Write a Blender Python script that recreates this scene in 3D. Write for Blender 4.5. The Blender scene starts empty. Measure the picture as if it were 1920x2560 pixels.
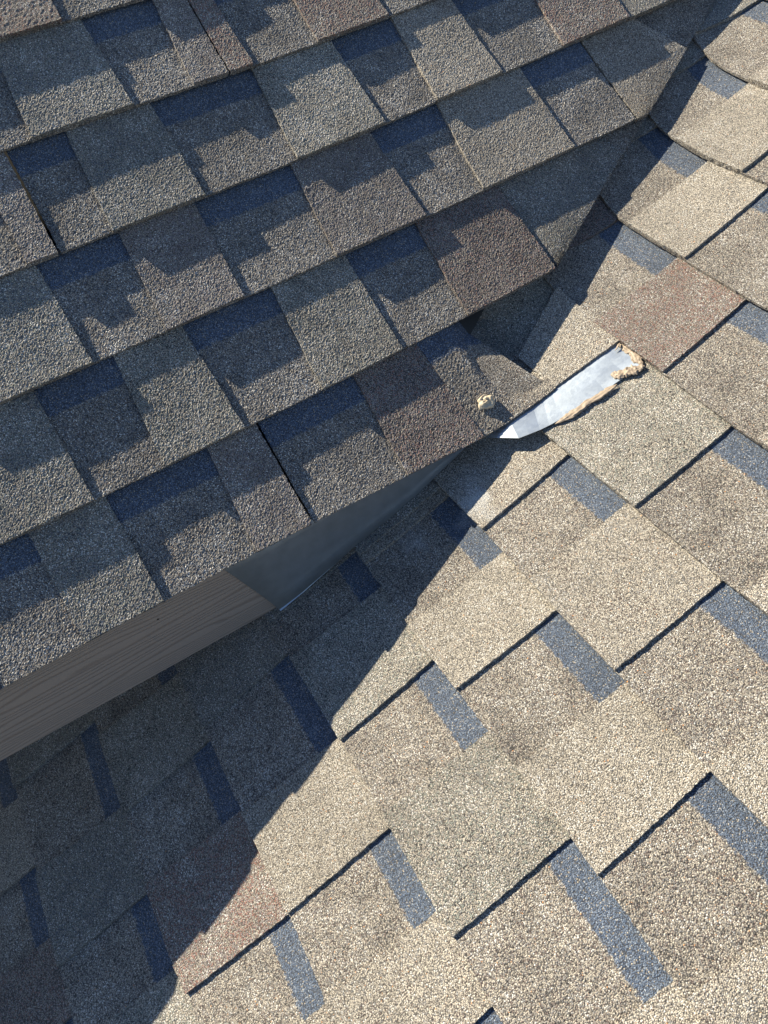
import bpy, math
import numpy as np
from mathutils import Matrix, Vector

sc = bpy.context.scene
col = sc.collection
rng = np.random.default_rng(11)

# ------------------------------------------------------------------ camera
cam_d = bpy.data.cameras.new("camera")
cam = bpy.data.objects.new("camera", cam_d)
col.objects.link(cam)
sc.camera = cam
cam_d.sensor_fit = 'VERTICAL'
cam_d.sensor_height = 36.0
cam_d.sensor_width = 27.0
cam_d.lens = 36.0 * 1924.8 / 2560.0
cam_d.clip_start = 0.01
cam_d.clip_end = 5000
RIGHT = (0.49768, 0.85365, -0.15362)
DOWN = (0.59637, -0.46538, -0.65403)
FWD = (-0.62981, 0.23389, -0.7407)
cam.matrix_world = Matrix((
    (RIGHT[0], -DOWN[0], -FWD[0], 0.60685),
    (RIGHT[1], -DOWN[1], -FWD[1], -0.38190),
    (RIGHT[2], -DOWN[2], -FWD[2], 0.66625),
    (0, 0, 0, 1)))

# ------------------------------------------------------------------ sky, sun, exposure
TO_SUN = Vector((-1.0, -0.60, 0.92)).normalized()
elev = math.asin(TO_SUN.z)
azim = math.atan2(TO_SUN.x, TO_SUN.y)
world = bpy.data.worlds.new("World")
sc.world = world
world.use_nodes = True
wn = world.node_tree.nodes
wl = world.node_tree.links
bg = wn["Background"]
sky = wn.new("ShaderNodeTexSky")
sky.sky_type = 'NISHITA'
sky.sun_disc = False
sky.sun_elevation = elev
sky.sun_rotation = azim
sky.air_density = 1.0
sky.dust_density = 0.2
sky.ozone_density = 3.0
wl.new(sky.outputs[0], bg.inputs[0])
bg.inputs[1].default_value = 0.070
sun_d = bpy.data.lights.new("sun", 'SUN')
sun_d.energy = 5.0
sun_d.angle = math.radians(0.53)
sun_d.color = (1.0, 0.89, 0.67)
sun = bpy.data.objects.new("sun", sun_d)
col.objects.link(sun)
sun.rotation_euler = (-TO_SUN).to_track_quat('-Z', 'Y').to_euler()
sun.location = TO_SUN * 20
sc.view_settings.view_transform = 'Standard'
sc.view_settings.look = 'None'
sc.view_settings.gamma = 1.0
sc.view_settings.exposure = 1.22
sc.view_settings.use_curve_mapping = False
sc.render.engine = 'CYCLES'

# ------------------------------------------------------------------ roof geometry (metres)
# upper slope: z = -tan(PA) x, eave along y at x = 0.  lower slope: z = Z0 + tan(PB) y.
PA, PB, Z0 = 0.62126, 0.33743, -0.02932
ca, sa, ta = math.cos(PA), math.sin(PA), math.tan(PA)
cb, sb, tb = math.cos(PB), math.sin(PB), math.tan(PB)
NA = np.array([sa, 0, ca])
NB = np.array([0, -sb, cb])
PLY = 0.0043                 # thickness of one shingle layer
DROP = 2 * PLY + 0.0006      # how far a course falls from its butt to the next


def vnoise(x, y, scale, seed):
    """smooth value noise in -1..1"""
    x = np.asarray(x) / scale + 137.3 + seed * 17.13
    y = np.asarray(y) / scale + 91.7 + seed * 7.71
    xi = np.floor(x).astype(np.int64)
    yi = np.floor(y).astype(np.int64)
    fx = x - xi
    fy = y - yi
    fx = fx * fx * (3 - 2 * fx)
    fy = fy * fy * (3 - 2 * fy)

    def hsh(i, j):
        n = (i * 374761393 + j * 668265263 + seed * 1442695041) & 0x7fffffff
        n = ((n ^ (n >> 13)) * 1274126177) & 0x7fffffff
        n = n ^ (n >> 16)
        return (n & 0xffff) / 32767.5 - 1.0
    a = hsh(xi, yi) * (1 - fx) + hsh(xi + 1, yi) * fx
    b = hsh(xi, yi + 1) * (1 - fx) + hsh(xi + 1, yi + 1) * fx
    return a * (1 - fy) + b * fy


def warpA(u, s):
    t = np.clip((0.15 - u) / 0.75, 0, 1)
    return 0.05 * s * t * t * (3 - 2 * t)


def surf_upper(u, s, h):
    """point on the upper slope: u along the eave, s up the slope, h above it"""
    h = h + warpA(u, s)
    return np.stack([-s * ca + NA[0] * h, u + 0 * s, s * sa + NA[2] * h], -1)


def smax(p, q, r):
    return 0.5 * (p + q + np.sqrt((p - q) ** 2 + r * r))


def sstep(a, b, v):
    t = np.clip((v - a) / (b - a), 0, 1)
    return t * t * (3 - 2 * t)


def zbent(x, y):
    """the lower slope's shingles curl up into the valley, only above the upper eave"""
    zb = Z0 + tb * y
    off = 0.030 + 0.014 * (1 - sstep(0.14, 0.25, y))
    return zb + sstep(0.05, 0.18, y) * (smax(-ta * x - off / ca, zb, 0.03) - zb)


def zfold(x, y):
    """from the upper slope, out over the valley, down on to the lower slope"""
    return smax(-ta * x - 0.050 / ca * sstep(0.025, 0.115, y) * sstep(-0.005, 0.07, -x), zbent(x, y), 0.012 + 0.012 * sstep(0, 0.06, y))


def surf_fold(u, s, h):
    """upper-slope coordinates, but running out over the valley on to the lower slope"""
    x = -s * ca
    y = u + 0 * s
    z = zfold
    zz = z(x, y)
    d = 1e-4
    n = np.stack([-(z(x + d, y) - zz) / d, -(z(x, y + d) - zz) / d, np.ones_like(zz)], -1)
    n /= np.linalg.norm(n, axis=-1, keepdims=True)
    return np.stack([x, y, zz], -1) + n * h[..., None]


def surf_lower(u, s, h, zf=zbent):
    """point on the lower slope: u across it (x), s up it; bends up where it runs under the upper slope"""
    x = u
    y = s * cb
    zz = zf(x, y)
    d = 1e-4
    n = np.stack([-(zf(x + d, y) - zz) / d, -(zf(x, y + d) - zz) / d, np.ones_like(zz)], -1)
    n /= np.linalg.norm(n, axis=-1, keepdims=True)
    return np.stack([x + 0 * zz, y + 0 * zz, zz], -1) + n * h[..., None]


def surf_lap(u, s, h):
    return surf_lower(u, s, h)


# ------------------------------------------------------------------ materials
def new_mat(name):
    m = bpy.data.materials.new(name)
    m.use_nodes = True
    nt = m.node_tree
    b = nt.nodes["Principled BSDF"]
    return m, nt, b


def L(nt, a, b):
    nt.links.new(a, b)


GRANULE = 1.0 / 0.00125


def shingle_mat(name, palette, band=None, marks=()):
    """granule-coated shingle: palette = [(share, colour)]; band = colour of the printed shadow band;
    marks = [(x,y,z,radius,strength,colour)] worn spots, or reflected light painted into the colour"""
    m, nt, b = new_mat(name)
    N = nt.nodes
    tc = N.new("ShaderNodeTexCoord")
    vor = N.new("ShaderNodeTexVoronoi")
    vor.inputs["Scale"].default_value = GRANULE
    L(nt, tc.outputs["Object"], vor.inputs["Vector"])
    sep = N.new("ShaderNodeSeparateColor")
    L(nt, vor.outputs["Color"], sep.inputs[0])
    # drift of the blend over the piece
    noi = N.new("ShaderNodeTexNoise")
    noi.inputs["Scale"].default_value = 28.0
    noi.inputs["Detail"].default_value = 2.0
    L(nt, tc.outputs["Object"], noi.inputs["Vector"])
    add = N.new("ShaderNodeMath")
    add.operation = 'MULTIPLY_ADD'
    L(nt, noi.outputs[0], add.inputs[0])
    add.inputs[1].default_value = 0.55
    L(nt, sep.outputs[0], add.inputs[2])
    sub = N.new("ShaderNodeMath")
    sub.operation = 'SUBTRACT'
    sub.use_clamp = True
    L(nt, add.outputs[0], sub.inputs[0])
    sub.inputs[1].default_value = 0.275

    def ramp(pal, fac):
        r = N.new("ShaderNodeValToRGB")
        r.color_ramp.interpolation = 'CONSTANT'
        e = r.color_ramp.elements
        while len(e) > 1:
            e.remove(e[-1])
        pos = 0.0
        tot = sum(p[0] for p in pal)
        for i, (w, c) in enumerate(pal):
            el = e[0] if i == 0 else e.new(pos)
            el.position = pos
            el.color = (*c, 1)
            pos += w / tot
        L(nt, fac, r.inputs[0])
        return r.outputs[0]
    colr = ramp(palette, sub.outputs[0])
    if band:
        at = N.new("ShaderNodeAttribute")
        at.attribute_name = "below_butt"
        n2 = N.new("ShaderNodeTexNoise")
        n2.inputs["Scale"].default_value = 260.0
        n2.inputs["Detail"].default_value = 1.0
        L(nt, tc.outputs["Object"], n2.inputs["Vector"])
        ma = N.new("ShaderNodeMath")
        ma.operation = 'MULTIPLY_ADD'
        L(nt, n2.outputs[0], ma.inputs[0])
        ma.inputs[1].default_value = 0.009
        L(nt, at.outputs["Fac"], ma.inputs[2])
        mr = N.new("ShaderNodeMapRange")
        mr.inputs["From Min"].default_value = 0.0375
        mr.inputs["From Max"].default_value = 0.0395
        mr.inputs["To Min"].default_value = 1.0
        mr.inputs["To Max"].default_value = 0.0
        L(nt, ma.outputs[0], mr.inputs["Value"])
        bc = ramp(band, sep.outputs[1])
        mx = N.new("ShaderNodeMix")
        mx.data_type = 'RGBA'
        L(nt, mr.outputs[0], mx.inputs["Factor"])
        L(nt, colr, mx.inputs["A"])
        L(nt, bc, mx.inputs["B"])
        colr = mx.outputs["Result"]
    # every granule its own brightness
    hs = N.new("ShaderNodeMix")
    hs.data_type = 'RGBA'
    hs.blend_type = 'MULTIPLY'
    hs.inputs["Factor"].default_value = 1.0
    g = N.new("ShaderNodeMapRange")
    g.inputs["To Min"].default_value = 0.72
    g.inputs["To Max"].default_value = 1.24
    L(nt, sep.outputs[2], g.inputs["Value"])
    L(nt, colr, hs.inputs["A"])
    L(nt, g.outputs[0], hs.inputs["B"])
    colr = hs.outputs["Result"]
    # black asphalt showing between the granules
    gp = N.new("ShaderNodeMapRange")
    gp.inputs["From Min"].default_value = 0.42
    gp.inputs["From Max"].default_value = 0.72
    gp.inputs["To Min"].default_value = 0.0
    gp.inputs["To Max"].default_value = 0.8
    L(nt, vor.outputs["Distance"], gp.inputs["Value"])
    gx = N.new("ShaderNodeMix")
    gx.data_type = 'RGBA'
    L(nt, gp.outputs[0], gx.inputs["Factor"])
    L(nt, colr, gx.inputs["A"])
    gx.inputs["B"].default_value = (0.03, 0.028, 0.027, 1)
    colr = gx.outputs["Result"]
    # slow dirt and piece to piece variation
    n3 = N.new("ShaderNodeTexNoise")
    n3.inputs["Scale"].default_value = 9.0
    n3.inputs["Detail"].default_value = 1.0
    L(nt, tc.outputs["Object"], n3.inputs["Vector"])
    m3 = N.new("ShaderNodeMapRange")
    m3.inputs["From Min"].default_value = 0.3
    m3.inputs["From Max"].default_value = 0.7
    m3.inputs["To Min"].default_value = 0.90
    m3.inputs["To Max"].default_value = 1.08
    L(nt, n3.outputs[0], m3.inputs["Value"])
    oi = N.new("ShaderNodeObjectInfo")
    m4 = N.new("ShaderNodeMapRange")
    m4.inputs["To Min"].default_value = 0.92
    m4.inputs["To Max"].default_value = 1.07
    L(nt, oi.outputs["Random"], m4.inputs["Value"])
    mm = N.new("ShaderNodeMath")
    mm.operation = 'MULTIPLY'
    L(nt, m3.outputs[0], mm.inputs[0])
    L(nt, m4.outputs[0], mm.inputs[1])
    h2 = N.new("ShaderNodeMix")
    h2.data_type = 'RGBA'
    h2.blend_type = 'MULTIPLY'
    h2.inputs["Factor"].default_value = 1.0
    L(nt, colr, h2.inputs["A"])
    L(nt, mm.outputs[0], h2.inputs["B"])
    colr = h2.outputs["Result"]
    for (x, y, z, rad, st, c) in marks:
        vm = N.new("ShaderNodeVectorMath")
        vm.operation = 'DISTANCE'
        L(nt, tc.outputs["Object"], vm.inputs[0])
        vm.inputs[1].default_value = (x, y, z)
        n5 = N.new("ShaderNodeTexNoise")
        n5.inputs["Scale"].default_value = 1.6 / rad
        n5.inputs["Detail"].default_value = 5.0
        L(nt, tc.outputs["Object"], n5.inputs["Vector"])
        a5 = N.new("ShaderNodeMath")
        a5.operation = 'MULTIPLY_ADD'
        L(nt, n5.outputs[0], a5.inputs[0])
        a5.inputs[1].default_value = rad * 1.6
        L(nt, vm.outputs["Value"], a5.inputs[2])
        r5 = N.new("ShaderNodeMapRange")
        r5.inputs["From Min"].default_value = rad * 0.9
        r5.inputs["From Max"].default_value = rad * 1.7
        r5.inputs["To Min"].default_value = st
        r5.inputs["To Max"].default_value = 0.0
        L(nt, a5.outputs[0], r5.inputs["Value"])
        g5 = N.new("ShaderNodeMath")
        g5.operation = 'MULTIPLY'
        L(nt, r5.outputs[0], g5.inputs[0])
        mr5 = N.new("ShaderNodeMapRange")
        mr5.inputs["To Min"].default_value = 0.35
        mr5.inputs["To Max"].default_value = 1.1
        L(nt, sep.outputs[1], mr5.inputs["Value"])
        L(nt, mr5.outputs[0], g5.inputs[1])
        x5 = N.new("ShaderNodeMix")
        x5.data_type = 'RGBA'
        L(nt, g5.outputs[0], x5.inputs["Factor"])
        L(nt, colr, x5.inputs["A"])
        x5.inputs["B"].default_value = (*c, 1)
        colr = x5.outputs["Result"]
    L(nt, colr, b.inputs["Base Color"])
    b.inputs["Roughness"].default_value = 0.85
    b.inputs["Specular IOR Level"].default_value = 0.35
    inv = N.new("ShaderNodeMath")
    inv.operation = 'SUBTRACT'
    inv.inputs[0].default_value = 1.0
    L(nt, vor.outputs["Distance"], inv.inputs[1])
    bp = N.new("ShaderNodeBump")
    bp.inputs["Strength"].default_value = 1.0
    bp.inputs["Distance"].default_value = 0.0011
    L(nt, inv.outputs[0], bp.inputs["Height"])
    L(nt, bp.outputs[0], b.inputs["Normal"])
    return m


CREAM, TANC, SAND = (0.47, 0.430, 0.370), (0.355, 0.320, 0.276), (0.27, 0.245, 0.215)
GREY, GREEN, SLATE = (0.22, 0.214, 0.212), (0.23, 0.247, 0.222), (0.125, 0.14, 0.170)
DARK, RUST, BROWN = (0.07, 0.067, 0.066), (0.27, 0.150, 0.125), (0.155, 0.122, 0.112)
MAUVE, PALE = (0.24, 0.210, 0.216), (0.57, 0.56, 0.545)
ORANGE = (0.55, 0.26, 0.10)
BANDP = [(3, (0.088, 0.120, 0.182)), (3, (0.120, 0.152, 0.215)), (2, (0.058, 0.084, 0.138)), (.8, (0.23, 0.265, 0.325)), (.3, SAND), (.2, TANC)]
P_TAN = [(.6, BROWN), (2, SAND), (3.4, TANC), (.035, ORANGE), (2.4, CREAM), (.7, PALE), (1, GREY)]
P_CREAM = [(.4, GREY), (1.8, SAND), (3.6, TANC), (.03, ORANGE), (2.9, CREAM), (.8, PALE)]
P_OLIVE = [(.5, DARK), (2, GREEN), (1.6, GREY), (2, SAND), (2.2, TANC), (1, CREAM), (.8, PALE)]
P_MIX = [(.8, DARK), (1.8, BROWN), (2.2, GREY), (3, SAND), (.04, ORANGE), (2.4, TANC), (1.2, CREAM), (.6, PALE)]
P_COOL = [(.9, DARK), (.9, BROWN), (3, GREY), (1.4, SLATE), (2, SAND), (1.5, TANC), (.8, PALE)]  # P_MIX cooled for the upper slope: its skylight put into the colour
P_RUST = [(2.6, RUST), (1.4, BROWN), (2.4, MAUVE), (3, SAND), (2, TANC), (.6, PALE)]
P_BROWN = [(1.5, DARK), (2.4, BROWN), (1.0, RUST), (2.6, MAUVE), (2, SAND), (.7, TANC)]
P_MAUVE = [(1, BROWN), (3.4, MAUVE), (2, GREY), (2, SAND), (1.4, TANC), (.7, PALE)]
P_GREY = [(1, SLATE), (2.6, GREY), (2, GREEN), (2, SAND), (2, TANC), (1, PALE)]

SCUFF = [(-0.004, -0.117, 0.008, 0.010, 0.75, (0.75, 0.76, 0.78)), (-0.020, -0.119, 0.018, 0.008, 0.5, (0.7, 0.71, 0.74))]
REFLECTED = [(0.060, -0.060, -0.050, 0.034, 0.5, (0.55, 0.58, 0.62)), (0.032, -0.142, -0.080, 0.028, 0.42, (0.55, 0.58, 0.62)),  # pale bluish patches: reflected light painted on to the shaded shingles
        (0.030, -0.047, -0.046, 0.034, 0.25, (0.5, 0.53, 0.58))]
MATS = {
    'tan': shingle_mat("granules_tan", P_TAN), 'cream': shingle_mat("granules_cream", P_CREAM),
    'olive': shingle_mat("granules_olive", P_OLIVE), 'mix': shingle_mat("granules_mixed", P_MIX),
    'rust': shingle_mat("granules_rust", P_RUST), 'brown': shingle_mat("granules_brown", P_BROWN),
    'mauve': shingle_mat("granules_mauve", P_MAUVE), 'grey': shingle_mat("granules_grey", P_GREY),
    'base': shingle_mat("granules_backing", P_MIX, band=BANDP), 'base_scuff': shingle_mat("granules_backing_scuffed", P_COOL, band=BANDP, marks=SCUFF), 'brown_scuff': shingle_mat("granules_brown_scuffed", P_BROWN, marks=SCUFF),
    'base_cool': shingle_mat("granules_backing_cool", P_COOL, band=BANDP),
    'base_reflected': shingle_mat("granules_backing_painted_reflection", P_MIX, band=BANDP, marks=REFLECTED),
    'tan_reflected': shingle_mat("granules_tan_painted_reflection", P_TAN, marks=REFLECTED),  # this and the backing above carry the painted reflections
}


def plain_mat(name, colour, rough=0.6, metal=0.0, bump=0.0, bscale=200.0, cvar=0.0):
    m, nt, b = new_mat(name)
    N = nt.nodes
    b.inputs["Base Color"].default_value = (*colour, 1)
    b.inputs["Roughness"].default_value = rough
    b.inputs["Metallic"].default_value = metal
    tc = N.new("ShaderNodeTexCoord")
    n = N.new("ShaderNodeTexNoise")
    n.inputs["Scale"].default_value = bscale
    n.inputs["Detail"].default_value = 5.0
    L(nt, tc.outputs["Object"], n.inputs["Vector"])
    if cvar:
        mr = N.new("ShaderNodeMapRange")
        mr.inputs["From Min"].default_value = 0.3
        mr.inputs["From Max"].default_value = 0.7
        mr.inputs["To Min"].default_value = 1 - cvar
        mr.inputs["To Max"].default_value = 1 + cvar
        L(nt, n.outputs[0], mr.inputs["Value"])
        mx = N.new("ShaderNodeMix")
        mx.data_type = 'RGBA'
        mx.blend_type = 'MULTIPLY'
        mx.inputs["Factor"].default_value = 1
        mx.inputs["A"].default_value = (*colour, 1)
        L(nt, mr.outputs[0], mx.inputs["B"])
        L(nt, mx.outputs["Result"], b.inputs["Base Color"])
    if bump:
        bp = N.new("ShaderNodeBump")
        bp.inputs["Strength"].default_value = 0.5
        bp.inputs["Distance"].default_value = bump
        L(nt, n.outputs[0], bp.inputs["Height"])
        L(nt, bp.outputs[0], b.inputs["Normal"])
    return m


M_DECK = plain_mat("felt_deck", (0.03, 0.03, 0.03), 0.9, cvar=0.2, bscale=40)


# ------------------------------------------------------------------ mesh helpers
def link(name, verts, faces, mat, parent=None, smooth=False):
    me = bpy.data.meshes.new(name)
    me.from_pydata([tuple(map(float, v)) for v in verts], [], faces)
    me.materials.append(mat)
    me.update()
    if smooth:
        me.polygons.foreach_set("use_smooth", [True] * len(me.polygons))
    o = bpy.data.objects.new(name, me)
    col.objects.link(o)
    if parent:
        o.parent = parent
    return o


def tag(o, label=None, cat=None, group=None, kind=None):
    if label:
        o["label"] = label
    if cat:
        o["category"] = cat
    if group:
        o["group"] = group
    if kind:
        o["kind"] = kind
    return o


def grid_piece(name, surf, fu, fs, fh, thick, wa, va, mat, parent, seed, upper=None, grain=0.00018, wob=0.0007):
    """one shingle layer: fu(v,w), fs(u,v), fh(u,s) give its outline and lie; its top is granular, its edges cut"""
    nu, nv = len(wa) - 1, len(va) - 1
    v = va[:, None] + np.zeros((1, nu + 1))
    w = wa[None, :] + np.zeros((nv + 1, 1))
    u = fu(v, w)
    s = fs(u, v)
    u = fu(v, w) if not callable(getattr(fu, "at_s", None)) else fu.at_s(s, w)
    # ragged cut edges
    rag = vnoise(u, s, 0.003, seed) * wob + vnoise(u, s, 0.018, seed + 3) * wob * 0.5
    edge_w = np.where((w == 0) | (w == 1), 1.0, 0.0)
    edge_v = np.where(v == 0, 1.0, 0.0)
    u = u + rag * edge_w
    s = s + (vnoise(u, s + 1.0, 0.003, seed + 5) * wob + vnoise(u, s, 0.03, seed + 6) * wob * 0.5) * edge_v
    h0 = fh(u, s)
    r = np.random.default_rng(1000 + seed)
    h = h0 + r.normal(0, grain, u.shape) + vnoise(u, s, 0.012, seed + 9) * 0.00012 + vnoise(u, s, 0.06, seed + 10) * 0.0003
    top = surf(u, s, h)
    nw = nu + 1
    idx = np.arange((nv + 1) * nw).reshape(nv + 1, nw)
    q = np.stack([idx[:-1, :-1], idx[:-1, 1:], idx[1:, 1:], idx[1:, :-1]], -1).reshape(-1, 4)
    ring = np.concatenate([idx[0, :], idx[1:, -1], idx[-1, -2::-1], idx[-2:0:-1, 0]])
    uu, ss, hh = u.reshape(-1)[ring], s.reshape(-1)[ring], h0.reshape(-1)[ring]
    bot = surf(uu, ss, hh - thick)
    n0 = top.reshape(-1, 3).shape[0]
    nr = len(ring)
    rb = n0 + np.arange(nr)
    nx = np.roll(np.arange(nr), -1)
    sk = np.stack([ring[nx], ring, rb, rb[nx]], -1)
    # orientation: the lower slope's (u, s) frame is right handed, the upper slope's is left handed
    P = top
    nrm = np.cross(P[0, -1] - P[0, 0], P[-1, 0] - P[0, 0])
    if nrm[2] < 0:
        q = q[:, ::-1]
        sk = sk[:, ::-1]
        flip = True
    else:
        flip = False
    # underside: quads from the butt row to the upper row
    r0 = rb[:nu + 1]
    r1 = rb[nu + nv:nu + nv + nu + 1][::-1]
    bq = np.stack([r0[:-1], r1[:-1], r1[1:], r0[1:]], -1)
    if flip:
        bq = bq[:, ::-1]
    verts = np.concatenate([top.reshape(-1, 3), bot])
    loops = np.concatenate([q.reshape(-1), sk.reshape(-1), bq.reshape(-1)])
    nq = len(q) + len(sk) + len(bq)
    me = bpy.data.meshes.new(name)
    me.vertices.add(len(verts))
    me.vertices.foreach_set("co", verts.reshape(-1).astype(np.float32))
    me.loops.add(len(loops))
    me.loops.foreach_set("vertex_index", loops.astype(np.int32))
    me.polygons.add(nq)
    st = (np.arange(nq) * 4).astype(np.int32)
    me.polygons.foreach_set("loop_start", st)
    me.materials.append(mat)
    if upper is not None:
        at = me.attributes.new("below_butt", 'FLOAT', 'POINT')
        d = np.concatenate([(upper(u) - s).reshape(-1), upper(uu) - ss]).astype(np.float32)
        at.data.foreach_set("value", d)
    me.update(calc_edges=True)
    me.polygons.foreach_set("use_smooth", [False] * nq)
    o = bpy.data.objects.new(name, me)
    col.objects.link(o)
    if parent:
        o.parent = parent
    return o


def edge_fn(lo, hi):
    """an outline running between two side curves given as functions of s"""
    class F:
        def __call__(self, v, w):
            return lo(None, v) * (1 - w) + hi(None, v) * w

        def at_s(self, s, w):
            return lo(s, None) * (1 - w) + hi(s, None) * w
    return F()


def side(bot, top):
    """a tab side: u at the butt and at the upper end of the exposure"""
    def f(s, v):
        if s is None:
            return bot + (top - bot) * v
        return None
    f.bt = (bot, top)
    return f


SEED = [0]


def layer(name, surf, L0, R0, butt, upper, h_off, thick, mat, parent, grid, ext=0.018, band=False, right_curve=None, left_curve=None, drop=DROP, fine=None):
    """a shingle layer between side edges L0=(bottom,top) and R0, from its butt up under the next course"""
    SEED[0] += 1

    def lo(s, v, k):
        if left_curve is not None and s is not None:
            return left_curve(s)
        return L0[0] + (L0[1] - L0[0]) * k

    def hi(s, v, k):
        if right_curve is not None and s is not None:
            return right_curve(s)
        return R0[0] + (R0[1] - R0[0]) * k

    class FU:
        def __call__(self, v, w):
            self.k = v
            return lo(None, v, v) * (1 - w) + hi(None, v, v) * w

        def at_s(self, s, w):
            return lo(s, None, self.k) * (1 - w) + hi(s, None, self.k) * w
    fu = FU()

    def fs(u, v):
        b0 = butt(u)
        return b0 + v * (upper(u) + ext - b0)

    def fh(u, s):
        # lies flat near the top of the exposure and kicks up to its butt over the course below
        b0 = butt(u)
        t = (s - b0) / np.maximum(upper(u) - b0, 0.05)
        prof = np.where(t < 1, (1 - KICK) * t + KICK * (1 - (1 - np.clip(t, 0, 1)) ** 2), 1 + (1 + KICK) * (t - 1) + 0.06 * np.clip((t - 1) * 12, 0, 1))
        return h_off - drop * prof
    wid = max(abs(R0[0] - L0[0]), abs(R0[1] - L0[1]), 0.01)
    nu = max(3, int(round(wid / grid)))
    if fine is None:
        wa = np.linspace(0, 1, nu + 1)
    else:   # fine only where the layer shows between the tabs
        xs = [L0[0]]
        for (a_, b_) in fine:
            a_, b_ = max(a_, L0[0]), min(b_, R0[0])
            if a_ - xs[-1] > 0.004:
                xs += list(np.linspace(xs[-1], a_, 4)[1:])
            if b_ > xs[-1] + 1e-4:
                xs += list(np.linspace(xs[-1], b_, max(2, int((b_ - xs[-1]) / grid)) + 1)[1:])
        if R0[0] - xs[-1] > 1e-4:
            xs += list(np.linspace(xs[-1], R0[0], 4)[1:])
        wa = (np.array(xs) - L0[0]) / (R0[0] - L0[0])
    um = 0.5 * (L0[0] + R0[0])
    ex = float(upper(np.array(um)) - butt(np.array(um)))
    f1 = (ex + 0.003) / (ex + ext)
    va = np.concatenate([np.linspace(0, f1, max(6, int(round(ex / grid))) + 1), [1.0]])
    return grid_piece(name, surf, fu, fs, fh, thick, wa, va, mat, parent, SEED[0], upper=upper if band else None, grain=0.00010 if surf is surf_lower else GRAIN)


KICK = 0.75
GRAIN = 0.00020


def shown(strip, left, lo):
    """the stretches of a shingle's backing that show between its tabs"""
    out, l = [], left
    for (ty, b0, t0, c) in strip:
        if ty == 'C':
            out.append((min(l) - 0.012, max(b0, t0) + 0.012))
        l = (b0, t0)
    return out


# ------------------------------------------------------------------ the upper slope
upper_roof = link("upper_roof", [(0, 0, 0)] * 0 or [
    # sheathing slab below the shingles
    *[(-s * ca + sa * h, u, s * sa + ca * h) for h in (-0.024, -0.038)
      for (u, s) in ((-1.15, 0.02), (-0.10, 0.02), (0.75, 0.56), (1.15, 0.80), (1.15, 1.0), (-1.15, 1.0))]],
    [(0, 1, 2, 3, 4, 5), (11, 10, 9, 8, 7, 6), (0, 6, 7, 1), (1, 7, 8, 2), (2, 8, 9, 3), (3, 9, 10, 4), (4, 10, 11, 5), (5, 11, 6, 0)], M_DECK)
tag(upper_roof, "steep upper roof slope at top left, its shingle courses striped with shade", "roof")

A_B = {-1: (0, 0, -0.143), 0: (-0.037, -0.0355, -0.0085), 1: (0.0405, 0.0227, 0.1395), 2: (0.0107, 0.0085, 0.2843), 3: (0.0091, 0.0154, 0.4239),
       4: (0, 0.0091, 0.5660), 5: (0, 0.0217, 0.7037), 6: (0, 0.02, 0.846), 7: (0, 0.02, 0.988)}


def buttA(k):
    c = A_B[k]

    def f(u):
        uc = np.clip(u, -0.68, 0.62)
        if k == 0:
            uc = np.clip(u, -0.68, 0.0)
        lin = (u - uc) * (c[1] + 2 * c[0] * uc) if k != 0 else 0.0
        return c[0] * uc * uc + c[1] * uc + c[2] + lin
    return f


CUT_S = [-0.1, 0.147, 0.2515, 0.2918, 0.4066, 0.80, 1.1]
CUT_U = [-0.21, 0.2087, 0.3908, 0.4687, 0.6707, 1.36, 1.9]


def cutA(s):
    return np.interp(s, CUT_S, CUT_U)


def cut_clip(lo, hi):
    """valley cut with the upper corner dubbed off between two points (u, s)"""
    def f(s):
        c = cutA(s)
        cl = np.where(s > lo[1], lo[0] + (hi[0] - lo[0]) * (s - lo[1]) / (hi[1] - lo[1]), 1e9)
        return np.minimum(c, cl)
    return f


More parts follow.
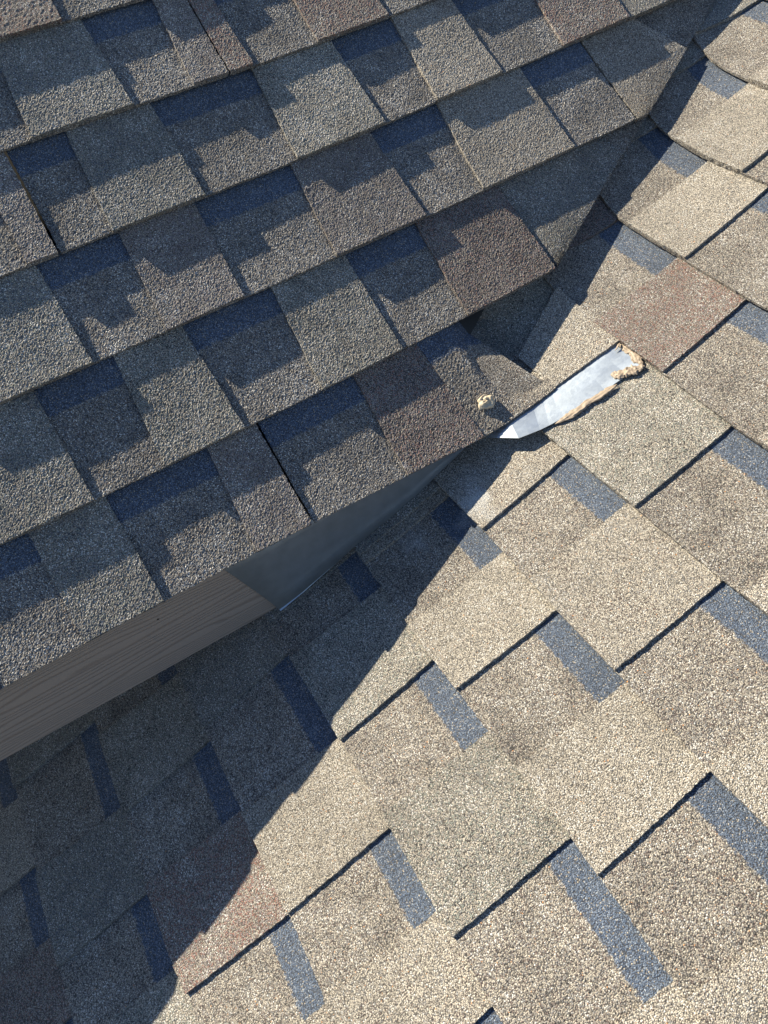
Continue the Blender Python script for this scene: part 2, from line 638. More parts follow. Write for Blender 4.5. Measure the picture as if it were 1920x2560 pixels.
# each course: shingles split at open joints; each shingle = list of (type, right edge bottom, right edge top, colour)
A_COURSES = {
    0: (-0.90, [
        [('T', -0.79, -0.79, 'grey'), ('C', -0.72, -0.715, ''), ('T', -0.634, -0.636, 'olive'), ('C', -0.5306, -0.5301, ''), ('T', -0.4366, -0.4402, 'grey'), ('C', -0.3205, -0.3115, ''), ('T', -0.2478, -0.2478, 'mauve')],
        [('C', -0.1164, -0.110, ''), ('T', -0.0049, -0.0192, 'brown_scuff')]]),
    1: (-0.88, [
        [('C', -0.75, -0.74, ''), ('T', -0.66, -0.66, 'olive'), ('C', -0.57, -0.565, ''), ('T', -0.4512, -0.4549, 'grey'), ('C', -0.3649, -0.3559, ''), ('T', -0.2624, -0.2694, 'olive'), ('C', -0.1566, -0.1462, ''), ('T', -0.0401, -0.0414, 'olive'), ('C', 0.0610, 0.0682, ''), ('T', 0.2050, 0.2000, 'brown')]]),
    2: (-0.85, [
        [('T', -0.70, -0.70, 'mauve'), ('C', -0.55, -0.54, ''), ('T', -0.3804, -0.3849, 'grey'), ('C', -0.2873, -0.2805, ''), ('T', -0.1850, -0.1802, 'mauve'), ('C', -0.0539, -0.0410, ''), ('T', 0.0828, 0.0763, 'mauve'), ('C', 0.175, 0.1872, ''), ('T', 0.3287, 0.3268, 'tan'), ('C', 0.4424, 0.4386, '')]]),
    3: (-0.82, [
        [('T', -0.62, -0.62, 'grey'), ('C', -0.3928, -0.3895, ''), ('T', -0.3556, -0.3541, 'mauve')],
        [('C', -0.2873, -0.2771, ''), ('T', -0.1644, -0.1670, 'grey'), ('C', -0.0334, -0.0214, ''), ('T', 0.1006, 0.0970, 'olive'), ('C', 0.1851, 0.1959, ''), ('T', 0.2936, 0.2897, 'tan'), ('C', 0.4024, 0.4134, ''), ('T', 0.5238, 0.5270, 'rust')]]),
    4: (-0.80, [
        [('T', -0.60, -0.60, 'olive'), ('C', -0.3178, -0.3065, ''), ('T', -0.1880, -0.1929, 'grey'), ('C', -0.1061, -0.0934, ''), ('T', -0.0563, -0.0528, 'mauve')],
        [('T', -0.0203, -0.0217, 'rust'), ('C', 0.0765, 0.0844, ''), ('T', 0.1878, 0.1888, 'rust'), ('C', 0.28, 0.29, ''), ('T', 0.42, 0.415, 'grey'), ('C', 0.53, 0.54, ''), ('T', 0.66, 0.66, 'tan'), ('C', 0.76, 0.77, '')]]),
    5: (-0.75, [
        [('C', -0.50, -0.49, ''), ('T', -0.2151, -0.2105, 'rust'), ('C', -0.12, -0.11, ''), ('T', 0.0, 0.0, 'grey'), ('C', 0.11, 0.12, ''), ('T', 0.25, 0.25, 'olive'), ('C', 0.34, 0.35, ''), ('T', 0.5, 0.5, 'tan'), ('C', 0.62, 0.63, ''), ('T', 0.8, 0.8, 'grey')]]),
}
GA = 0.0014
for k, (start, strips) in A_COURSES.items():
    strips[0][:0] = [('T', start - 0.12, start - 0.12, 'grey'), ('C', start, start, '')]
    start -= 0.27
    left = (start, start)
    bt, up = buttA(k), buttA(k + 1)
    last = k in (1, 2, 3, 4, 5)
    for si, strip in enumerate(strips):
        sl = left
        endp = (strip[-1][1], strip[-1][2])
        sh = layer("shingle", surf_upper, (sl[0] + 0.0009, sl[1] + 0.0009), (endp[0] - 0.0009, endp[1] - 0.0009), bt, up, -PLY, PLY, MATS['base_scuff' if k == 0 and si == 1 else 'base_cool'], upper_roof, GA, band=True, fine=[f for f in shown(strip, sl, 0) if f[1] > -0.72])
        for (ty, b0, t0, c) in strip:
            if ty == 'T':
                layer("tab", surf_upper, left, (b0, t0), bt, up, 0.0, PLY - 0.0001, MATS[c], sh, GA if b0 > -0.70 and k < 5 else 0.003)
            left = (b0, t0)
        left = (endp[0] + 0.0022, endp[1] + 0.0022)
    if last:
        # the end of the course at the valley: a lower backing cut to the valley line, and a tab with its top corner cut off
        sb0, su0 = float(bt(left[0])), float(up(left[1]))
        R = (float(cutA(sb0)), float(cutA(su0 + 0.018)))
        sh = layer("shingle", surf_upper, left, R, bt, up, -PLY - 0.0042, PLY, MATS['mix'], upper_roof, GA if k < 3 else 0.003, right_curve=cutA)
        clip = {1: ((0.3984, 0.2576), (0.3783, 0.2880)), 2: ((0.5864, 0.3626), (0.5457, 0.4292)), 3: ((0.79, 0.480), (0.74, 0.562)), 4: ((1.06, 0.63), (1.0, 0.70)), 5: ((1.3, 0.77), (1.25, 0.84))}[k]
        layer("tab", surf_upper, left, R, bt, up, -0.0040, PLY - 0.0001, MATS['tan' if k == 2 else 'grey'], sh, GA if k < 3 else 0.003, right_curve=cut_clip(*clip))

# the lowest course runs out over the valley
foldR = lambda s: np.interp(s, [-0.02, -0.004, 0.040, 0.0905, 0.1374, 0.17], [0.1050, 0.1053, 0.1113, 0.1104, 0.0686, 0.055])
fold = layer("shingle", surf_fold, (-0.0049, -0.0192), (0.1053, 0.07), buttA(0), buttA(1), -PLY + 0.001, PLY * 1.9, MATS['base'], upper_roof, 0.0018, right_curve=foldR, drop=DROP * 0.5, band=True)
tag(fold, "bottom shingle bent out of the valley over the lower slope")

under = layer("shingle", surf_fold, (0.0, 0.0), (0.15, 0.21), lambda u: 0.085 + 0 * u, lambda u: 0.16 + 0 * u, -0.011, PLY, MATS['grey'], upper_roof, 0.0026)
tag(under, "piece of valley shingle left bare under the cut corner")

# ------------------------------------------------------------------ the lower slope
x0, x1, s0, s1 = -0.75, 1.15, -1.15, 0.95
lv = []
for h in (-0.024, -0.038):
    for (x, s) in ((x0, s0), (x1, s0), (x1, s1), (x0, s1)):
        lv.append((x, s * cb - sb * h, Z0 + s * sb + cb * h))
lower_roof = link("lower_roof", lv, [(0, 1, 2, 3), (7, 6, 5, 4), (0, 4, 5, 1), (1, 5, 6, 2), (2, 6, 7, 3), (3, 7, 4, 0)], M_DECK)
tag(lower_roof, "low lower roof slope of tan shingles at right, sunlit and partly shaded by the upper eave", "roof")

B_B = {
    -6: [(-0.6, -0.793), (-0.0756, -0.7917), (0.0317, -0.7911), (0.1207, -0.7902), (0.8, -0.790)],
    -5: [(-0.6, -0.645), (-0.0899, -0.6457), (0.0514, -0.6475), (0.1627, -0.6510), (0.2528, -0.6495), (0.2917, -0.6460), (0.8, -0.646)],
    -4: [(-0.6, -0.505), (0.0606, -0.5058), (0.1663, -0.5057), (0.2976, -0.5055), (0.3905, -0.5080), (0.8, -0.509)],
    -3: [(-0.6, -0.365), (0.0387, -0.3634), (0.1827, -0.3612), (0.2959, -0.3630), (0.3919, -0.3640), (0.4831, -0.3655), (0.9, -0.366)],
    -2: [(-0.6, -0.214), (-0.0285, -0.2155), (0.1795, -0.2200), (0.2291, -0.2190), (0.2882, -0.2195), (0.3949, -0.2160), (0.4598, -0.2175), (0.5561, -0.2200), (1.0, -0.221)],
    -1: [(-0.6, -0.079), (-0.0110, -0.0784), (0.0922, -0.0765), (0.2338, -0.0785), (0.3423, -0.0778), (0.4516, -0.0770), (0.515, -0.0745), (1.0, -0.075)],
    0: [(-0.6, 0.058), (0.0884, 0.0618), (0.1925, 0.0640), (0.3269, 0.0655), (0.3797, 0.0675), (1.0, 0.069)],
    1: [(-0.6, 0.216), (-0.1294, 0.2140), (-0.0287, 0.2118), (0.0102, 0.2120), (0.0915, 0.2100), (0.2027, 0.2050), (0.9, 0.204)],
    2: [(-0.6, 0.44), (-0.1887, 0.3610), (-0.1441, 0.3545), (-0.0282, 0.3510), (0.0872, 0.3450), (0.9, 0.345)],
    3: [(-0.6, 0.58), (-0.2536, 0.5108), (-0.2066, 0.5030), (-0.1274, 0.4955), (-0.0622, 0.4960), (0.1, 0.496), (0.9, 0.495)],
    4: [(-0.7, 0.76), (-0.3164, 0.6590), (-0.2558, 0.6420), (-0.1814, 0.6325), (-0.1, 0.6315), (0.9, 0.633)],
    5: [(-0.7, 0.86), (-0.37, 0.790), (-0.3, 0.778), (-0.2, 0.774), (0.9, 0.776)],
    6: [(-0.7, 1.0), (-0.3, 0.925), (0.9, 0.92)],
}
# the two lowest courses follow on below the frame
for j in (-7, -8, -9):
    B_B[j] = [(x, s - 0.1430 * (-6 - j)) for (x, s) in B_B[-6]]


def buttB(j):
    P = np.array(B_B[j])
    xs = np.linspace(P[0, 0], P[-1, 0], 400)
    ys = np.interp(xs, P[:, 0], P[:, 1])
    ker = np.hanning(15)
    ker /= ker.sum()
    yp = np.pad(ys, 7, mode='edge')
    ys = np.convolve(yp, ker, mode='valid')
    ys[:8] = ys[8]
    ys[-8:] = ys[-9]

    def f(u):
        return np.interp(u, xs, ys)
    return f


# (left end, [(type, right edge bottom, right edge top, colour)])
B_COURSES = {
    5: (-0.46, [('C', -0.36, -0.36, ''), ('T', -0.22, -0.22, 'tan'), ('C', -0.1, -0.1, ''), ('T', 0.05, 0.05, 'olive'), ('C', 0.15, 0.15, ''), ('T', 0.3, 0.3, 'cream'), ('C', 0.4, 0.4, ''), ('T', 0.55, 0.55, 'tan')]),
    4: (-0.42, [('T', -0.3230, -0.3040, 'grey'), ('C', -0.188, -0.185, ''), ('T', -0.03, -0.03, 'tan'), ('C', 0.07, 0.07, ''), ('T', 0.22, 0.22, 'olive'), ('C', 0.33, 0.33, ''), ('T', 0.5, 0.5, 'tan')]),
    3: (-0.37, [('T', -0.287, -0.287, 'olive'), ('C', -0.1900, -0.1885, ''), ('T', -0.0660, -0.0710, 'cream'), ('C', 0.07, 0.075, ''), ('T', 0.2, 0.2, 'tan'), ('C', 0.32, 0.32, ''), ('T', 0.46, 0.46, 'olive'), ('C', 0.55, 0.55, '')]),
    2: (-0.32, [('T', -0.236, -0.236, 'grey'), ('C', -0.1285, -0.1265, ''), ('T', -0.0190, -0.0245, 'cream'), ('C', 0.12, 0.125, ''), ('T', 0.26, 0.26, 'tan'), ('C', 0.36, 0.36, ''), ('T', 0.52, 0.52, 'cream'), ('C', 0.65, 0.65, '')]),
    1: (-0.30, [('T', -0.1530, -0.1490, 'brown'), ('C', -0.0360, -0.0330, ''), ('T', 0.0905, 0.0835, 'rust'), ('C', 0.235, 0.24, ''), ('T', 0.38, 0.38, 'tan'), ('C', 0.48, 0.48, ''), ('T', 0.62, 0.62, 'olive'), ('C', 0.72, 0.72, '')]),
    0: (-0.25, [('T', 0.2010, 0.2000, 'olive'), ('C', 0.35, 0.355, ''), ('T', 0.48, 0.48, 'tan'), ('C', 0.58, 0.58, ''), ('T', 0.75, 0.75, 'cream')]),
    -1: (-0.28, [('T', -0.12, -0.12, 'olive'), ('C', -0.03, -0.03, ''), ('T', 0.0910, 0.0835, 'tan_reflected'), ('C', 0.1850, 0.1885, ''), ('T', 0.3262, 0.3245, 'tan'), ('C', 0.45, 0.455, ''), ('T', 0.6, 0.6, 'cream'), ('C', 0.72, 0.72, '')]),
    -2: (-0.30, [('T', -0.16, -0.16, 'grey'), ('C', -0.07, -0.07, ''), ('T', 0.0150, 0.0125, 'tan_reflected'), ('C', 0.1260, 0.1295, ''), ('T', 0.2282, 0.2303, 'cream'), ('C', 0.3360, 0.3400, ''), ('T', 0.4592, 0.4503, 'cream'), ('C', 0.57, 0.58, ''), ('T', 0.72, 0.72, 'tan')]),
    -3: (-0.30, [('C', -0.2, -0.2, ''), ('T', -0.0170, -0.0195, 'grey'), ('C', 0.0490, 0.0525, ''), ('T', 0.1818, 0.1763, 'olive'), ('C', 0.2815, 0.2852, ''), ('T', 0.4192, 0.4168, 'olive'), ('C', 0.5500, 0.5557, ''), ('T', 0.72, 0.72, 'tan')]),
    -4: (-0.30, [('T', -0.16, -0.16, 'mauve'), ('C', -0.09, -0.09, ''), ('T', 0.0415, 0.0345, 'grey'), ('C', 0.1710, 0.1745, ''), ('T', 0.2970, 0.2936, 'cream'), ('C', 0.3870, 0.3904, ''), ('T', 0.4870, 0.4824, 'tan'), ('C', 0.6, 0.6, ''), ('T', 0.72, 0.72, 'olive')]),
    -5: (-0.30, [('T', -0.14, -0.14, 'olive'), ('C', -0.0620, -0.0590, ''), ('T', 0.0618, 0.0565, 'olive'), ('C', 0.1600, 0.1632, ''), ('T', 0.2915, 0.2952, 'rust'), ('C', 0.3850, 0.3890, ''), ('T', 0.52, 0.52, 'tan'), ('C', 0.63, 0.63, ''), ('T', 0.72, 0.72, 'tan')]),
    -6: (-0.25, [('C', -0.18, -0.18, ''), ('T', -0.0910, -0.0950, 'grey'), ('C', 0.0430, 0.0472, ''), ('T', 0.1660, 0.1634, 'grey'), ('C', 0.2550, 0.2588, ''), ('T', 0.39, 0.39, 'olive'), ('C', 0.49, 0.49, ''), ('T', 0.68, 0.68, 'tan')]),
    -7: (-0.25, [('T', -0.18, -0.18, 'olive'), ('C', -0.0820, -0.0785, ''), ('T', 0.0300, 0.0260, 'tan'), ('C', 0.1210, 0.1245, ''), ('T', 0.2240, 0.2202, 'brown'), ('C', 0.31, 0.315, ''), ('T', 0.44, 0.44, 'mauve'), ('C', 0.54, 0.54, ''), ('T', 0.66, 0.66, 'tan')]),
    -8: (-0.20, [('T', 0.06, 0.06, 'grey'), ('C', 0.15, 0.155, ''), ('T', 0.28, 0.28, 'olive'), ('C', 0.37, 0.37, ''), ('T', 0.5, 0.5, 'tan'), ('C', 0.6, 0.6, '')]),
}
GB = 0.0024
for j, (start, strip) in B_COURSES.items():
    left = (start, start)
    bt, up = buttB(j), buttB(j + 1)
    # strips about a metre long, with a joint hidden at a tab's side
    end = (strip[-1][1], strip[-1][2])
    sh = layer("shingle", surf_lower, left, end, bt, up, -PLY, PLY, MATS['base_reflected'] if j in (-1, -2) else MATS['base'], lower_roof, GB, band=True, fine=(shown(strip, left, 0) if j < 0 else [(-0.6, 0.06)] + [f for f in shown(strip, left, 0) if f[1] > 0.06]))
    for (ty, b0, t0, c) in strip:
        if ty == 'T':
            layer("tab", surf_lower, left, (b0, t0), bt, up, 0.0, PLY - 0.0001, MATS[c], sh, GB)
        left = (b0, t0)

# shingle of the lower slope trimmed in line with the eave, lapped over the flashing
lapB = lambda u: 0.1135 + 0 * u
lap = layer("shingle", surf_lap, (-0.0736, -0.118), (0.0040, 0.0128), lapB, buttB(1), 0.0030, 0.0045, MATS['tan'], lower_roof, 0.0022, ext=0.006,
            drop=0.004)
tag(lap, "lower-slope shingle trimmed along the edge above the bare metal")

trim = layer("shingle", surf_lower, (-0.030, -0.030), (-0.0010, -0.0014), lambda u: -0.2125 + 0 * u, lambda u: -0.083 + 0 * u, 0.0012, PLY, MATS['grey'], lower_roof, 0.0024, ext=0.004, drop=0.004)
tag(trim, "narrow trimmed strip of shingle beside the shaded flashing")

# ------------------------------------------------------------------ fascia board
XF, FZ = -0.0238, 0.140


def wood_mat():
    m, nt, b = new_mat("painted_woodgrain_board")
    N = nt.nodes
    tc = N.new("ShaderNodeTexCoord")
    mp = N.new("ShaderNodeMapping")
    mp.inputs["Scale"].default_value = (1.0, 0.10, 1.0)
    L(nt, tc.outputs["Object"], mp.inputs["Vector"])
    noi = N.new("ShaderNodeTexNoise")
    noi.inputs["Scale"].default_value = 14.0
    noi.inputs["Detail"].default_value = 3.0
    L(nt, mp.outputs[0], noi.inputs["Vector"])
    sx = N.new("ShaderNodeSeparateXYZ")
    L(nt, tc.outputs["Object"], sx.inputs[0])
    a = N.new("ShaderNodeMath")
    a.operation = 'MULTIPLY_ADD'
    L(nt, noi.outputs[0], a.inputs[0])
    a.inputs[1].default_value = 0.085
    L(nt, sx.outputs[2], a.inputs[2])
    # grain lines: spacing widens towards the lower edge
    sc_ = N.new("ShaderNodeMath")
    sc_.operation = 'MULTIPLY'
    L(nt, a.outputs[0], sc_.inputs[0])
    sc_.inputs[1].default_value = 2 * math.pi / 0.0062
    sn = N.new("ShaderNodeMath")
    sn.operation = 'SINE'
    L(nt, sc_.outputs[0], sn.inputs[0])
    pw = N.new("ShaderNodeMapRange")
    pw.inputs["From Min"].default_value = -1
    pw.inputs["From Max"].default_value = -0.2
    L(nt, sn.outputs[0], pw.inputs["Value"])
    fine = N.new("ShaderNodeTexNoise")
    mp2 = N.new("ShaderNodeMapping")
    mp2.inputs["Scale"].default_value = (1, 0.05, 1)
    L(nt, tc.outputs["Object"], mp2.inputs["Vector"])
    fine.inputs["Scale"].default_value = 420.0
    fine.inputs["Detail"].default_value = 4.0
    L(nt, mp2.outputs[0], fine.inputs["Vector"])
    hgt = N.new("ShaderNodeMath")
    hgt.operation = 'MULTIPLY_ADD'
    L(nt, fine.outputs[0], hgt.inputs[0])
    hgt.inputs[1].default_value = 0.25
    L(nt, pw.outputs[0], hgt.inputs[2])
    bp = N.new("ShaderNodeBump")
    bp.inputs["Strength"].default_value = 0.5
    bp.inputs["Distance"].default_value = 0.0010
    L(nt, hgt.outputs[0], bp.inputs["Height"])
    L(nt, bp.outputs[0], b.inputs["Normal"])
    # paint, a little worn, a little darker in the grooves
    mx = N.new("ShaderNodeMix")
    mx.data_type = 'RGBA'
    mx.inputs["A"].default_value = (0.200, 0.160, 0.135, 1)
    mx.inputs["B"].default_value = (0.275, 0.228, 0.195, 1)
    L(nt, pw.outputs[0], mx.inputs["Factor"])
    L(nt, mx.outputs["Result"], b.inputs["Base Color"])
    b.inputs["Roughness"].default_value = 0.6
    return m


def prism_x(name, poly, xa, xb, mat, parent=None):
    """polygon in (y,z) given thickness between two x"""
    n = len(poly)
    vs = [(xa, y, z) for y, z in poly] + [(xb, y, z) for y, z in poly]
    fs = [tuple(range(n)), tuple(range(2 * n - 1, n - 1, -1))]
    for i in range(n):
        j = (i + 1) % n
        fs.append((i, n + i, n + j, j))
    return link(name, vs, fs, mat, parent)


M_WOOD = wood_mat()
fascia = prism_x("fascia_board", [(-1.15, -FZ), (-0.36, -FZ - 0.002), (-0.32, -FZ - 0.002), (0.0, Z0 - 0.006), (0.0, -0.0165), (-1.15, -0.0165)], XF, XF - 0.019, M_WOOD)
bev = fascia.modifiers.new("bevel", 'BEVEL')
bev.width = 0.0015
bev.segments = 2
tag(fascia, "taupe painted wood-grain fascia board under the upper eave", "fascia")
added_soffit = link("added_soffit", [(XF - 0.019, -1.15, -0.128), (-0.6, -1.15, -0.128), (-0.6, -0.36, -0.128), (XF - 0.019, -0.36, -0.128),  # unseen soffit, added to darken the space under the eave
                         (XF - 0.019, -1.15, -0.120), (-0.6, -1.15, -0.120), (-0.6, -0.36, -0.120), (XF - 0.019, -0.36, -0.120)],
              [(0, 1, 2, 3), (7, 6, 5, 4), (0, 4, 5, 1), (1, 5, 6, 2), (2, 6, 7, 3), (3, 7, 4, 0)], plain_mat("added_soffit_paint", (0.25, 0.21, 0.19), 0.7, cvar=0.08, bscale=30), upper_roof)
# nail head in the board
nv = [(XF + 0.0004, -0.4563 + 0.0011 * math.cos(t), -0.0496 + 0.0011 * math.sin(t)) for t in np.linspace(0, 2 * math.pi, 9)[:-1]]
nv += [(XF - 0.001, y, z) for (_, y, z) in nv]
link("nail_head", nv, [tuple(range(8)), *[(i, (i + 1) % 8, 8 + (i + 1) % 8, 8 + i) for i in range(8)]], plain_mat("dark_nail", (0.02, 0.018, 0.016), 0.5, 0.6, cvar=0.1), fascia)


# ------------------------------------------------------------------ sheet metal
def metal_mat(name, colour, rough, metallic=0.85):
    m, nt, b = new_mat(name)
    N = nt.nodes
    tc = N.new("ShaderNodeTexCoord")
    v = N.new("ShaderNodeTexVoronoi")
    v.inputs["Scale"].default_value = 160.0
    L(nt, tc.outputs["Object"], v.inputs["Vector"])
    n = N.new("ShaderNodeTexNoise")
    n.inputs["Scale"].default_value = 55.0
    n.inputs["Detail"].default_value = 6.0
    L(nt, tc.outputs["Object"], n.inputs["Vector"])
    mp = N.new("ShaderNodeMapping")
    mp.inputs["Scale"].default_value = (1, 0.06, 1)
    L(nt, tc.outputs["Object"], mp.inputs["Vector"])
    st = N.new("ShaderNodeTexNoise")
    st.inputs["Scale"].default_value = 700.0
    L(nt, mp.outputs[0], st.inputs["Vector"])
    sep = N.new("ShaderNodeSeparateColor")
    L(nt, v.outputs["Color"], sep.inputs[0])
    mr = N.new("ShaderNodeMapRange")
    mr.inputs["To Min"].default_value = rough - 0.015
    mr.inputs["To Max"].default_value = rough + 0.02
    L(nt, sep.outputs[0], mr.inputs["Value"])
    L(nt, mr.outputs[0], b.inputs["Roughness"])
    m2 = N.new("ShaderNodeMapRange")
    m2.inputs["From Min"].default_value = 0.3
    m2.inputs["From Max"].default_value = 0.7
    m2.inputs["To Min"].default_value = 0.86
    m2.inputs["To Max"].default_value = 1.06
    L(nt, n.outputs[0], m2.inputs["Value"])
    mx = N.new("ShaderNodeMix")
    mx.data_type = 'RGBA'
    mx.blend_type = 'MULTIPLY'
    mx.inputs["Factor"].default_value = 1
    mx.inputs["A"].default_value = (*colour, 1)
    L(nt, m2.outputs[0], mx.inputs["B"])
    L(nt, mx.outputs["Result"], b.inputs["Base Color"])
    b.inputs["Metallic"].default_value = metallic
    bp = N.new("ShaderNodeBump")
    bp.inputs["Strength"].default_value = 0.12
    bp.inputs["Distance"].default_value = 0.0006
    L(nt, st.outputs[0], bp.inputs["Height"])
    L(nt, bp.outputs[0], b.inputs["Normal"])
    return m


M_GALV = metal_mat("galvanised_sheet", (0.42, 0.475, 0.545), 0.42, 0.97)
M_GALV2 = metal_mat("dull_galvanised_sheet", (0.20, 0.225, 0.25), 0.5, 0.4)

# apron on the fascia: a sheet trimmed to the roof line with a small kick at its foot
rows = []
path = [(-0.3229, -0.1391, -0.3640), (-0.2858, -0.1290, -0.30), (-0.2032, -0.0987, -0.2032), (-0.1500, -0.0835, -0.15), (-0.1067, -0.0711, -0.1067), (-0.06, -0.048, -0.06), (-0.02, -0.031, -0.02)]
vs, fs = [], []
for (yb, zb, yt) in path:
    zt = -0.0185
    for f in np.linspace(0, 1, 7):
        y = yt + (yb - yt) * f
        z = zt + (zb - zt) * f
        kick = 0.0045 * max(0, (f - 0.80) / 0.20) ** 2
        bow = 0.0012 * math.sin(9 * y + 3 * f)
        vs.append((XF + 0.0028 + bow + kick, y, z))
np_, nf = len(path), 7
for i in range(np_ - 1):
    for j in range(nf - 1):
        fs.append((i * nf + j, i * nf + j + 1, (i + 1) * nf + j + 1, (i + 1) * nf + j))
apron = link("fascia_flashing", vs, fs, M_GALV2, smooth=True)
so = apron.modifiers.new("thickness", 'SOLIDIFY')
so.thickness = 0.0007
so.offset = 0
tag(apron, "dull grey sheet metal flashing tapering along the fascia in shade", "flashing")
# bright turned hem at its foot
hem_v, hem_f = [], []
for i, (yb, zb, yt) in enumerate(path[:3]):
    g = 0.0022 * (1 - 0.4 * i)
    hem_v += [(XF + 0.0072, yb, zb + 0.0012), (XF + 0.0072 + g, yb + 0.0006, zb - 0.0004), (XF + 0.0072 + g, yb + 0.0006, zb - 0.0012), (XF + 0.0072, yb, zb - 0.0002)]
for i in range(2):
    for j in range(4):
        a_, b_ = i * 4 + j, i * 4 + (j + 1) % 4
        hem_f.append((a_, b_, b_ + 4, a_ + 4))
link("hem", hem_v, hem_f, M_GALV, apron)


# the loose bright strip lying on the lower slope below the trimmed shingle
def on_lower(x, y, h):
    return tuple(surf_lower(np.array(x), np.array(y / cb), np.array(h)))


strip_rows = [  # (inner x, inner y, outer x, outer y, h)
    (-0.034, -0.010, -0.0244, -0.0090, 0.0110), (-0.020, 0.020, 0.0060, 0.0110, 0.0115), (-0.014, 0.045, 0.0324, 0.0312, 0.0100),
    (-0.012, 0.062, 0.0365, 0.0430, 0.0075), (-0.012, 0.080, 0.0405, 0.0560, 0.0045), (-0.012, 0.095, 0.0435, 0.0680, 0.0025), (-0.010, 0.108, 0.0465, 0.0820, 0.0008),
    (-0.008, 0.125, 0.0500, 0.1050, -0.0012), (-0.006, 0.150, 0.0546, 0.1420, -0.0035), (-0.003, 0.175, 0.0582, 0.1730, -0.0048), (0.0, 0.1945, 0.0614, 0.1935, -0.0054)]
vs, fs = [], []
nf = 7
for (xi, yi, xo, yo, h) in strip_rows:
    for f in np.linspace(0, 1, nf):
        x, y = xi + (xo - xi) * f, yi + (yo - yi) * f
        vs.append(on_lower(x, y, h + 0.0006 * math.sin(40 * y + 5 * f)))
for i in range(len(strip_rows) - 1):
    for j in range(nf - 1):
        fs.append((i * nf + j, i * nf + j + 1, (i + 1) * nf + j + 1, (i + 1) * nf + j))
strip = link("valley_flashing", vs, fs, M_GALV)
so = strip.modifiers.new("thickness", 'SOLIDIFY')
so.thickness = 0.0006
so.offset = 0
tag(strip, "bright bare sheet metal strip showing below the trimmed shingle edge", "flashing")

# ------------------------------------------------------------------ sealant
M_SEAL = plain_mat("tan_sealant", (0.27, 0.215, 0.165), 0.55, bump=0.0005, bscale=220, cvar=0.22)


def bead(name, pts, parent=None, seed=0, n=90, squash=0.42, ridges=0.24):
    """hand-smeared bead, torn and streaked: pts = (x, y, height above slope, half width)"""
    P = np.array(pts, float)
    tt = np.linspace(0, len(P) - 1, n)
    Q = np.stack([np.interp(tt, np.arange(len(P)), P[:, i]) for i in range(4)], 1)
    vs, fs = [], []
    m = 26
    for i in range(n):
        d = Q[min(i + 1, n - 1), :2] - Q[max(i - 1, 0), :2]
        d /= np.linalg.norm(d) + 1e-9
        nn = np.array([-d[1], d[0]])
        lump = 1 + 0.35 * float(vnoise(i * 1.0, 0.0, 13.0, seed)) + 0.16 * float(vnoise(i * 1.0, 5.0, 4.0, seed + 1))
        e = min(i, n - 1 - i) / 7.0
        lump *= min(1.0, 0.12 + e)
        sway = Q[i, 3] * 0.35 * float(vnoise(i * 1.0, 9.0, 16.0, seed + 4))
        for k in range(m):
            t = 2 * math.pi * k / m
            c, sn = math.cos(t), math.sin(t)
            side_n = 1 + 0.22 * float(vnoise(i * 1.0, 40.0 if c > 0 else 80.0, 3.0, seed + 7)) * abs(c)
            rr = Q[i, 3] * lump * (1 + ridges * float(vnoise(t * 2.4, i * 0.05, 0.7, seed + 2)))
            x, y = Q[i, :2] + nn * (rr * c * side_n + sway)
            fold_h = squash * rr * max(sn, -0.6) * (0.75 + 0.5 * float(vnoise(t * 3.0, i * 0.10, 0.6, seed + 5)))
            vs.append(on_lower(x, y, Q[i, 2] + fold_h))
    for i in range(n - 1):
        for k in range(m):
            fs.append((i * m + k, i * m + (k + 1) % m, (i + 1) * m + (k + 1) % m, (i + 1) * m + k))
    fs.append(tuple(range(m))[::-1])
    fs.append(tuple((n - 1) * m + k for k in range(m)))
    return link(name, vs, fs, M_SEAL, parent, smooth=True)


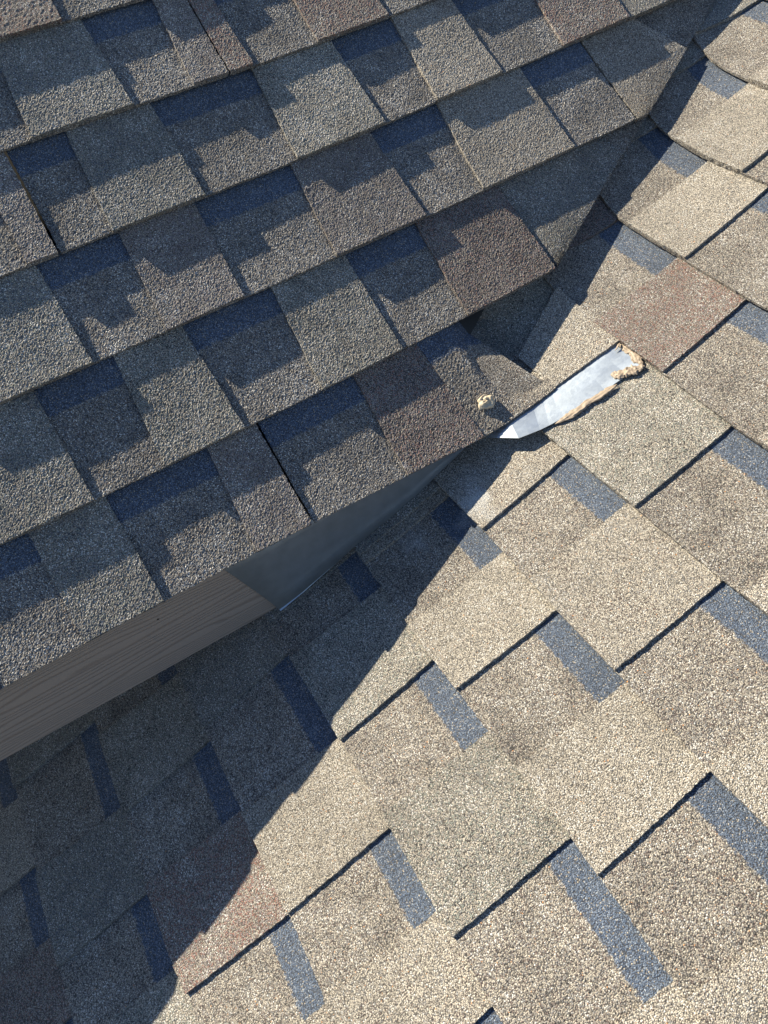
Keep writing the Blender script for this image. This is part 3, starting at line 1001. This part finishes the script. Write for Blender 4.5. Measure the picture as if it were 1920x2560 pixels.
seal = bpy.data.objects.new("sealant_smear", None)
seal.location = on_lower(0.055, 0.15, 0)
col.objects.link(seal)
tag(seal, "tan sealant smeared along the edges of the bright metal strip", "sealant")
inv = Matrix.Translation(-Vector(seal.location))
for o in (
    bead("bead", [(0.0150, 0.1975, -0.005, 0.0020), (0.0300, 0.1965, -0.005, 0.0040), (0.0460, 0.1958, -0.005, 0.0042), (0.0610, 0.1945, -0.005, 0.0030)], seed=3),
    bead("bead", [(0.0430, 0.1600, -0.0035, 0.0022), (0.0520, 0.1690, -0.0035, 0.0060), (0.0600, 0.1800, -0.0035, 0.0068), (0.0665, 0.1925, -0.0040, 0.0042)], seed=8, squash=0.5),
    bead("bead", [(0.0600, 0.1560, -0.0030, 0.0022), (0.0590, 0.1400, -0.0022, 0.0044), (0.0545, 0.1200, -0.0012, 0.0036), (0.0525, 0.1030, 0.0000, 0.0044), (0.0490, 0.0880, 0.0010, 0.0036), (0.0465, 0.0735, 0.0015, 0.0014)], seed=14),
    bead("curl", [(0.0150, 0.1990, -0.003, 0.0010), (0.0185, 0.1940, 0.000, 0.0015), (0.0200, 0.1860, -0.002, 0.0009)], seed=21, n=30),
):
    o.parent = seal
    o.matrix_parent_inverse = inv

# dab of sealant on the bent shingle
cx, cy = -0.0253, 0.0204
cz = float(zfold(np.array(cx), np.array(cy)))
nd = np.array([0.45, -0.10, 0.88])
nd /= np.linalg.norm(nd)
e1 = np.cross([0, 1, 0], nd)
e1 /= np.linalg.norm(e1)
e2 = np.cross(nd, e1)
vs, fs = [], []
nr, na = 16, 36
for i in range(nr + 1):
    ph = i / nr
    for k in range(na):
        t = 2 * math.pi * k / na
        rad = 0.0105 * ph * (1 + 0.22 * float(vnoise(math.cos(t) * 2, math.sin(t) * 2, 0.8, 5)))
        swirl = math.sin(2.2 * t + 7.0 * ph)
        hh = 0.0075 * math.sqrt(max(0, 1 - ph ** 2.6)) * (0.72 + 0.22 * swirl + 0.25 * float(vnoise(rad * math.cos(t), rad * math.sin(t), 0.003, 9)))
        p = np.array([cx, cy, cz - 0.0035]) + e1 * rad * 0.92 * math.cos(t) + e2 * rad * 1.08 * math.sin(t) + nd * hh
        vs.append(p)
for i in range(nr):
    for k in range(na):
        fs.append((i * na + k, i * na + (k + 1) % na, (i + 1) * na + (k + 1) % na, (i + 1) * na + k))
dab = link("sealant_dab", vs, fs, plain_mat("dried_sealant", (0.46, 0.39, 0.29), 0.7, bump=0.0006, bscale=500, cvar=0.15), smooth=True)
tag(dab, "small wrinkled dab of dried sealant on the bent shingle near the metal", "sealant")

# ------------------------------------------------------------------ ground far below
g = 3000.0
ground = link("ground", [(-g, -g, -4.2), (g, -g, -4.2), (g, g, -4.2), (-g, g, -4.2)], [(0, 1, 2, 3)], plain_mat("dry_ground", (0.16, 0.14, 0.10), 0.95, cvar=0.25, bscale=0.6))
tag(ground, kind="structure")
